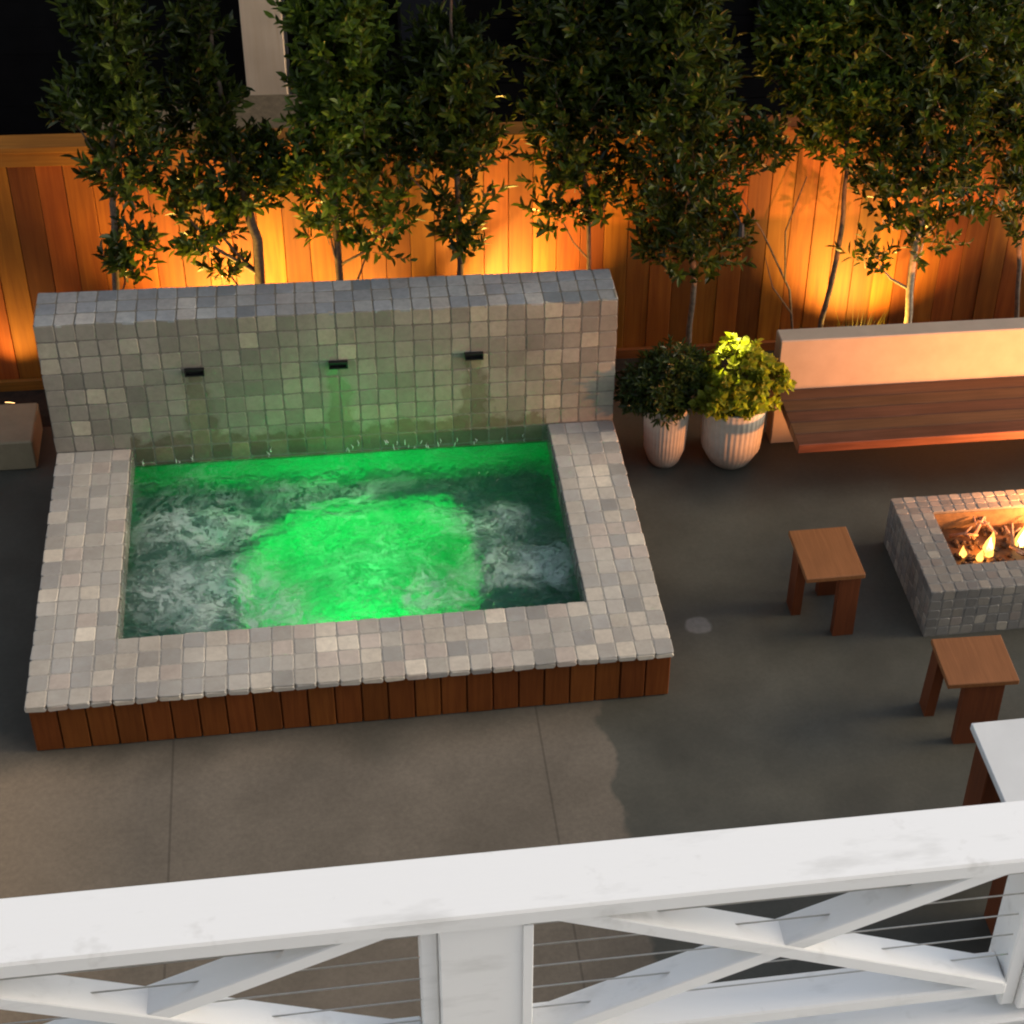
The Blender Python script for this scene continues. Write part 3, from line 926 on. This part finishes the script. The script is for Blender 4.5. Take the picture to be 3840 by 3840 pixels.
# ------------------------------------------------------------------ pots and their plants
def pot(x, y, rb, rm, rtp, h, label, fl):
    t = empty('plant_pot', (x, y, 0), label, 'plant pot', 'pale fluted pots by the bench')
    m = MB()
    prof = [(rb * .3, 0.0, 0), (rb * .8, 0.004, 0), (rb, 0.03, .3), (rm * .97, h * .28, 1), (rm, h * .5, 1), (rtp * .98, h * .85, 1), (rtp, h * .985, .6),
            (rtp - .004, h, 0), (rtp - .018, h, 0), (rtp - .022, h - .03, 0)]
    m.lathe(prof, seg=288, flute=fl, nfl=36)
    m.build('pot_body', M['pot'], t, smooth=True)
    m = MB()
    m.lathe([(rtp - .020, h - .025, 0), (rtp * .5, h - .02, 0), (0.001, h - .018, 0)], seg=24)
    m.build('soil', M['soil'], t)
    return t
pot(3.305, 1.930, 0.092, 0.124, 0.134, 0.42, 'smaller pale fluted pot beside the tub, holding a dark plant', 0.002)
pot(3.690, 1.905, 0.126, 0.178, 0.190, 0.435, 'larger pale fluted pot beside the bench, holding a lime plant', 0.003)

def bush(name, x, y, z0, ell, nt, L, wd, mat, label, cat, seed, droop=0.0):
    rg = random.Random(seed)
    t = empty(name, (x, y, z0), label, cat)
    lm_, tm = MB(), MB()
    for (ex, ey, ez_, rx, ry, rz, w_) in ell:
        for _ in range(int(nt * w_)):
            u = vnoise(rg)
            while u.length > 1:
                u = vnoise(rg)
            u = u.normalized() * (0.55 + 0.45 * rg.random())
            p = Vector((ex + u.x * rx, ey + u.y * ry, ez_ + u.z * rz))
            dv = Vector((u.x, u.y, u.z * .7 + .45 - droop)) + vnoise(rg) * .35
            twig(lm_, p, dv, L * 0.8, rg.randint(6, 9), L, wd, rg, 1.1)
            if rg.random() < .4:
                s0 = Vector((rg.uniform(-.04, .04), rg.uniform(-.04, .04), 0.0))
                tm.tube([s0, s0.lerp(p, .5) + Vector((0, 0, .03)), p], [.004, .003, .0015], 4)
    lm_.build('foliage', mat, t)
    tm.build('stems', M['bark'], t)
    return t
bush('potted_shrub', 3.305, 1.940, 0.40, [(-0.05, 0.02, 0.13, 0.20, 0.16, 0.13, 1.0), (0.06, 0.06, 0.20, 0.16, 0.14, 0.14, .6), (-0.14, 0.05, 0.05, 0.12, 0.12, 0.10, .5), (0.0, -0.07, 0.03, 0.11, 0.08, 0.06, .4)],
     170, 0.050, 0.014, M['shrub_dark'], 'dark spreading shrub growing in the smaller fluted pot', 'shrub', 21)
bush('potted_shrub', 3.690, 1.915, 0.41, [(0.0, 0.02, 0.19, 0.17, 0.15, 0.17, 1.0), (-0.11, -0.05, 0.09, 0.12, 0.11, 0.10, .6), (0.14, 0.0, 0.12, 0.14, 0.13, 0.14, .7), (-0.02, -0.10, 0.04, 0.12, 0.08, 0.06, .4)],
     110, 0.050, 0.036, M['shrub_lime'], 'bright lime-yellow leafy plant growing in the larger fluted pot', 'shrub', 22)
P0 = Vector((3.71, 2.17, 1.36))  # added lamp with no known source, placed to brighten the lime plant
t = empty('added_plant_lamp', P0, 'added small lamp below the low tree crown that brightens the lime plant', 'garden light')
dv = (Vector((3.69, 1.93, 0.60)) - P0).normalized()
m = MB()
m.tube([-dv * 0.05, dv * 0.02], [0.014, 0.018], 12)
m.build('lamp_body', M['black'], t)
m = MB()
m.tube([-dv * .048, (-.04, .08, .10), (-.12, .20, .10)], 0.004, 6)
m.build('bracket', M['black'], t)
spot('lamp', P0 + dv * .03, (3.675, 1.935, 0.60), 210, 22, (1.0, 0.82, 0.40), t, 0.012, 0.7)

# ------------------------------------------------------------------ fire pit
PX0, PX1, PY0, PY1, PZ = 4.395, 5.95, 0.285, 1.07, 0.31
OX0, OX1, OY0, OY1 = 4.595, 5.76, 0.485, 0.925
t = empty('fire_pit', (5.17, 0.69, 0), 'low stone-tiled rectangular fire pit burning between the stools and the bench', 'fire pit')
m = MB()
rt = random.Random(3)
def grid(a0, a1, k):
    return [a0 + (a1 - a0) * i / k for i in range(k + 1)]
gx = grid(PX0, OX0, 3)[:-1] + grid(OX0, OX1, 18)[:-1] + grid(OX1, PX1, 3)
gy = grid(PY0, OY0, 3)[:-1] + grid(OY0, OY1, 7)[:-1] + grid(OY1, PY1, 3)
for i in range(len(gx) - 1):
    for j in range(len(gy) - 1):
        if gx[i] > OX0 - .01 and gx[i + 1] < OX1 + .01 and gy[j] > OY0 - .01 and gy[j + 1] < OY1 + .01:
            continue
        m.tile((gx[i], gy[j], PZ - .01), (1, 0, 0), (0, 1, 0), (0, 0, 1), gx[i + 1] - gx[i], gy[j + 1] - gy[j], .01, .004, 0, rt)
gz = grid(0.002, PZ, 5)
for k in range(5):
    for i in range(len(gx) - 1):
        m.tile((gx[i], PY0 + .01, gz[k]), (1, 0, 0), (0, 0, 1), (0, -1, 0), gx[i + 1] - gx[i], gz[k + 1] - gz[k], .01, .004, 0, rt)
        m.tile((gx[i], PY1 - .01, gz[k]), (1, 0, 0), (0, 0, 1), (0, 1, 0), gx[i + 1] - gx[i], gz[k + 1] - gz[k], .01, .004, 0, rt)
    for j in range(len(gy) - 1):
        m.tile((PX0 + .01, gy[j], gz[k]), (0, 1, 0), (0, 0, 1), (-1, 0, 0), gy[j + 1] - gy[j], gz[k + 1] - gz[k], .01, .004, 0, rt)
        m.tile((PX1 - .01, gy[j], gz[k]), (0, 1, 0), (0, 0, 1), (1, 0, 0), gy[j + 1] - gy[j], gz[k + 1] - gz[k], .01, .004, 0, rt)
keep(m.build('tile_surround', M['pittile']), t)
m = MB()
m.box(PX0 + .0022, PX1 - .0022, PY0 + .0022, OY0, 0.0, PZ - .0022)
m.box(PX0 + .0022, PX1 - .0022, OY1, PY1 - .0022, 0.0, PZ - .0022)
m.box(PX0 + .0022, OX0, OY0 + .001, OY1 - .001, 0.0, PZ - .0022)
m.box(OX1, PX1 - .0022, OY0 + .001, OY1 - .001, 0.0, PZ - .0022)
keep(m.build('core', M['pitgrout']), t)
m = MB()
for q in ((OX0 + .001, OX1 - .001, OY0 + .0012, OY0 + .006), (OX0 + .001, OX1 - .001, OY1 - .006, OY1 - .0012), (OX0 + .0012, OX0 + .006, OY0 + .0065, OY1 - .0065), (OX1 - .006, OX1 - .0012, OY0 + .0065, OY1 - .0065)):
    m.box(*q, .191, PZ - .012)
keep(m.build('burner_liner', M['pitcore']), t)
m = MB()
m.box(OX0 + .001, OX1 - .001, OY0 + .002, OY1 - .002, 0.165, 0.19)
keep(m.build('burner_pan', M['pan']), t)
m = MB()
rg = random.Random(9)
for _ in range(120):
    p = Vector((rg.uniform(OX0 + .04, OX1 - .04), rg.uniform(OY0 + .04, OY1 - .04), 0.198))
    r_ = rg.uniform(.012, .024)
    vs = []
    for zz, rr in ((-1, .3), (-.4, .95), (.4, .9), (1, .3)):
        for q in range(6):
            an = q * 1.047 + zz
            k_ = rr * r_ * rg.uniform(.75, 1.2)
            vs.append(p + Vector((math.cos(an) * k_, math.sin(an) * k_, zz * r_ * .8)))
    fs = [(i * 6 + q, i * 6 + (q + 1) % 6, (i + 1) * 6 + (q + 1) % 6, (i + 1) * 6 + q) for i in range(3) for q in range(6)]
    fs += [tuple(range(6))[::-1], tuple(range(18, 24))]
    m.add(vs, fs)
rocks = m.build('lava_rocks', M['rock'])
tag(rocks, kind='stuff')
keep(rocks, t)
def flame(x, y, h, r_, core=False, inner=False):
    m = MB()
    prof = [(0.15, 0), (.75, .08), (1.0, .22), (.82, .42), (.48, .66), (.2, .85), (.02, 1.0)]
    ph = rg.uniform(0, 6)
    vs = []
    for q, z in prof:
        cx, cy = 0.25 * r_ * math.sin(ph + z * 5), 0.25 * r_ * math.cos(ph + z * 4)
        for k in range(12):
            an = k * math.pi / 6
            rr = r_ * q * (1 + .12 * math.sin(3 * an + ph))
            vs.append((x + cx + rr * math.cos(an), y + cy + rr * math.sin(an), 0.19 + z * h))
    fs = [(i * 12 + k, i * 12 + (k + 1) % 12, (i + 1) * 12 + (k + 1) % 12, (i + 1) * 12 + k) for i in range(6) for k in range(12)]
    m.add(vs, fs)
    f_ = keep(m.build('flame', M['flamecore' if inner else 'flame'], smooth=True), t)
    if core and not inner:
        flame(x, y, h * .72, r_ * .6, True, True)
    return f_
for x_, y_, h_, r_, c_ in [(4.70, .675, .085, .020, False), (4.79, .64, .075, .020, False), (4.86, .70, .15, .030, True), (4.845, .665, .07, .028, False),
                           (5.05, .72, .20, .034, True), (5.14, .64, .15, .03, False), (5.27, .70, .22, .036, True), (5.40, .66, .16, .03, False), (5.54, .70, .18, .03, True), (5.64, .64, .10, .024, False)]:
    flame(x_, y_, h_, r_, c_)
fl = bpy.data.lights.new('fire_light', 'SPOT')
fl.spot_size, fl.spot_blend = R(150), 0.8
fl.energy, fl.color, fl.shadow_soft_size = 205.0, (1.0, 0.36, 0.11), 0.04
o = bpy.data.objects.new('fire_light', fl)
o.location = Vector((5.50, 0.72, 0.395)) - t.location
o.rotation_euler = Vector((-0.42, 1.0, 0.06)).to_track_quat('-Z', 'Y').to_euler()
o.parent = t
col.objects.link(o)
fl2 = bpy.data.lights.new('fire_glow', 'POINT')
fl2.energy, fl2.color, fl2.shadow_soft_size = 2.4, (1.0, 0.36, 0.07), 0.03
o = bpy.data.objects.new('fire_glow', fl2)
o.location = Vector((4.82, 0.69, 0.265)) - t.location
o.parent = t
col.objects.link(o)
def log(x, y, an, L, seed):
    r2 = random.Random(seed)
    tt = empty('fire_log', (x, y, 0.205), 'pale forked ceramic log lying among the flames of the fire pit', 'log', 'ceramic logs in the fire pit')
    m = MB()
    d_ = Vector((math.cos(an), math.sin(an), .35))
    m.tube([(0, 0, 0), d_ * L * .5 + Vector((0, 0, .01)), d_ * L], [.012, .010, .006], 7)
    m.tube([d_ * L * .45, d_ * L * .45 + Vector((math.cos(an + .9), math.sin(an + .9), .7)) * L * .4], [.009, .004], 6)
    m.tube([d_ * L * .6, d_ * L * .6 + Vector((math.cos(an - 1.1), math.sin(an - 1.1), .5)) * L * .35], [.008, .004], 6)
    m.build('branch', M['ceramic'], tt, smooth=True)
for k, (x_, y_, an) in enumerate([(4.68, .84, -.5), (4.80, .80, .9), (4.94, .82, 2.2), (5.10, .80, .4), (5.08, .58, 2.6), (5.32, .60, .6), (5.5, .82, -2.5), (4.99, .70, 1.3)]):
    log(x_, y_, an, .15, k)

# ------------------------------------------------------------------ stools
def stool(loc, sx, sy, rz, legs, label):
    t = empty('wooden_stool', loc, label, 'stool', 'small wooden stools round the fire pit', rz)
    m = MB()
    m.box(-sx / 2, sx / 2, -sy / 2, sy / 2, 0.392, 0.42, bev=0.003)
    m.build('seat', M['seat'], t)
    for xc, yc, wx, wy, lx, ly in legs:
        m = MB()
        vs = []
        for z, q in ((0.0, 1.0), (0.3915, 0.0)):
            for a, b in ((-1, -1), (1, -1), (1, 1), (-1, 1)):
                vs.append((xc + lx * q + a * wx / 2, yc + ly * q + b * wy / 2, z))
        m.add(vs, [(3, 2, 1, 0), (4, 5, 6, 7), (0, 1, 5, 4), (1, 2, 6, 5), (2, 3, 7, 6), (3, 0, 4, 7)])
        m.build('leg', M['legs'], t)
    m = MB()
    m.box(-sx * .3, sx * .3, -0.03, 0.03, 0.350, 0.3915)
    m.build('cross_rail', M['legs'], t)
    return t
stool((3.888, 0.535, 0), .31, .39, R(0.5), [(-.118, .055, .05, .11, -.004, 0), (.085, -.155, .11, .05, 0, -.004), (.085, .155, .11, .05, 0, .004)],
      'wooden stool standing alone on the open patio between tub and fire pit')
stool((4.412, -0.335, 0), .355, .325, R(-2), [(-.145, .085, .05, .10, -.012, .012), (.015, -.125, .20, .05, 0, -.004), (.13, .11, .05, .09, .008, .008)],
      'wooden stool standing between the fire pit and the white table')

# ------------------------------------------------------------------ white table
t = empty('patio_table', (4.8, -1.8, 0), 'white-topped patio table on shaded wooden legs beyond the balcony rail', 'table')
m = MB()
m.box(4.117, 5.35, -2.75, -1.035, 0.690, 0.728, bev=0.004)
keep(m.build('tabletop', M['tabletop']), t)
for lx0, lx1, ly0, ly1 in ((4.14, 4.25, -1.25, -1.08), (4.14, 4.27, -1.98, -1.52), (5.2, 5.31, -1.25, -1.08), (5.2, 5.31, -2.7, -2.5)):
    m = MB()
    m.box(lx0, lx1, ly0, ly1, 0.0, 0.689, bev=0.004)
    keep(m.build('leg', M['legs']), t)
for q in ((4.17, 4.22, -2.62, -1.982, 0.56, 0.688), (4.252, 5.198, -1.19, -1.15, 0.56, 0.688)):
    m = MB()
    m.box(*q)
    keep(m.build('apron', M['legs']), t)

# ------------------------------------------------------------------ balcony railing
BAL = (2.0, -4.52, 3.80)
t = empty('balcony_railing', BAL, 'white wooden balcony railing with crossed braces and thin steel cables', 'railing', rz=R(-0.75))
ZC = 4.20 - BAL[2]
def bx(name, x0, x1, y0, y1, z0, z1, bev=.003, mat='white'):
    m = MB()
    m.box(x0 - BAL[0], x1 - BAL[0], y0, y1, z0, z1, bev=bev)
    return m.build(name, M[mat], t)
bx('cap_rail', -1.5, 6.0, -0.066, 0.060, ZC - .034, ZC, .004)
posts = [1.645 + 0.985 * k for k in (-3, -2, -1, 0, 1, 2, 3)]
for p in posts:
    m = MB()
    q = p - BAL[0]
    m.box(q - .070, q + .070, -.058, .050, -.01, ZC - .0345, bev=.003)
    m.box(q - .098, q - .0705, -.046, .040, -.01, ZC - .0345, bev=.003)
    m.box(q + .058, q + .074, -.061, -.0585, .0, ZC - .040, bev=.001)
    m.build('post', M['white'], t)
for k in range(len(posts) - 1):
    xa, xb = posts[k] + .0715, posts[k + 1] - .0995
    bx('bottom_rail', xa, xb, -.058, .014, .038, .066)
    # crossed braces: thin flat boards
    zlo, zhi = .0665, ZC - .0345
    cxm, czm = (xa + xb) / 2, .224
    ang = math.atan2(.342, .83)
    for s_, yy in ((-1, (-.0605, -.004)), (1, (-.0575, -.001))):
        m = MB()
        L2 = (xb - xa) / 2 / math.cos(ang) - 0.012
        mt = Matrix.Translation((cxm - BAL[0], 0, czm)) @ Matrix.Rotation(-s_ * ang, 4, 'Y')
        m.box(-L2, L2, yy[0], yy[1], -.0135, .0135, mat=mt, bev=.002)
        m.build('brace', M['white'], t)
    for c_ in range(5):
        m = MB()
        zz = .112 + c_ * .053
        m.tube([(xa - BAL[0] - .005, -.030, zz), ((xa + xb) / 2 - BAL[0], -.030, zz - .0015), (xb - BAL[0] + .005, -.030, zz)], .0014, 6)
        m.build('cable', M['cable'], t)
m = MB()
for k in range(10):
    y0 = -4.60 - 0.14 * (k + 1)
    m.box(-6, 9, y0 + .002, y0 + .138, 3.69, 3.765, bev=.003)
m.box(-6, 9, -4.595, -4.50, 3.55, 3.775, bev=.004)
tag(m.build('balcony_floor', M['white']), kind='structure')

# ------------------------------------------------------------------ the house the balcony belongs to (behind the viewer)
m = MB()
for k in range(34):
    m.box(-7, 4.5, -8.2, -8.0 - (0.012 if k % 2 else 0.010), k * .24, k * .24 + .238)
tag(m.build('house_wall', M['housewall']), kind='structure')

# ------------------------------------------------------------------ neighbour's house beyond the fence
t = empty('neighbor_house', (2.0, 6.0, 0), 'dark neighbouring house beyond the fence with a pale corner and tan lean-to roof', 'house')
m = MB()
for k in range(28):
    z0 = k * 0.18
    m.box(-9, 1.04, 5.20 + (0.012 if k % 2 else 0.010), 5.32, z0, z0 + .178)
    m.box(1.32, 12, 5.60, 5.72, z0, z0 + .178, 1)
keep(m.build('wall', [M['siding'], M['siding']]), t)
m = MB()
for k in range(28):
    z0 = k * 0.16
    vs = [(1.32, 5.575, z0), (12, 5.575, z0), (12, 5.575, z0 + .01), (1.32, 5.575, z0 + .01)]
    m.box(1.33, 12, 5.578 - .012, 5.590, z0, z0 + .15)
keep(m.build('lap_boards', M['siding']), t)
m = MB()
m.box(2.06, 2.46, 5.10, 5.562, 1.02, 4.2)
keep(m.build('chimney', M['navy']), t)
m = MB()
m.box(1.045, 1.30, 4.98, 5.50, 0.60, 4.6, bev=.004)
keep(m.build('corner_board', M['trim']), t)
for (xa, xb, za, zb) in ((3.0, 3.9, 0.9, 2.4), (4.6, 5.6, 0.9, 2.4)):
    yy = 5.20 if xa < 1 else 5.56
    m = MB()
    for (a, b, c_, d_) in ((xa - .05, xa, za - .05, zb + .05), (xb, xb + .05, za - .05, zb + .05), (xa + .0005, xb - .0005, za - .05, za), (xa + .0005, xb - .0005, zb, zb + .05)):
        m.box(a, b, yy - .045, yy + .005, c_, d_)
    f = keep(m.build('window', M['siding']), t)
    m = MB()
    m.box(xa + .001, xb - .001, yy - .02, yy - .01, za + .001, zb - .001)
    g = m.build('pane', M['darkglass'])
    g.location = -Vector(t.location)
    g.location = (0, 0, 0)
    g.parent = f
m = MB()
m.add([(0.15, 4.43, 1.02), (0.95, 4.72, 1.0), (1.5, 4.72, 1.0), (1.5, 3.5, .80), (0.15, 3.5, .80), (0.15, 4.43, .92), (0.95, 4.72, .92), (1.5, 4.72, .92), (1.5, 3.5, .74), (0.15, 3.5, .74)],
      [(0, 4, 3, 2, 1), (5, 6, 7, 8, 9), (0, 1, 6, 5), (1, 2, 7, 6), (2, 3, 8, 7), (3, 4, 9, 8), (4, 0, 5, 9)])
keep(m.build('lean_to_roof', M['shingle']), t)
m = MB()
m.box(0.25, 1.4, 3.6, 4.3, 0.0, .74)
keep(m.build('lean_to_wall', M['siding']), t)
m = MB()
m.box(-9.2, 12.2, 4.8, 12, 5.1, 5.25)
keep(m.build('roof', M['siding']), t)
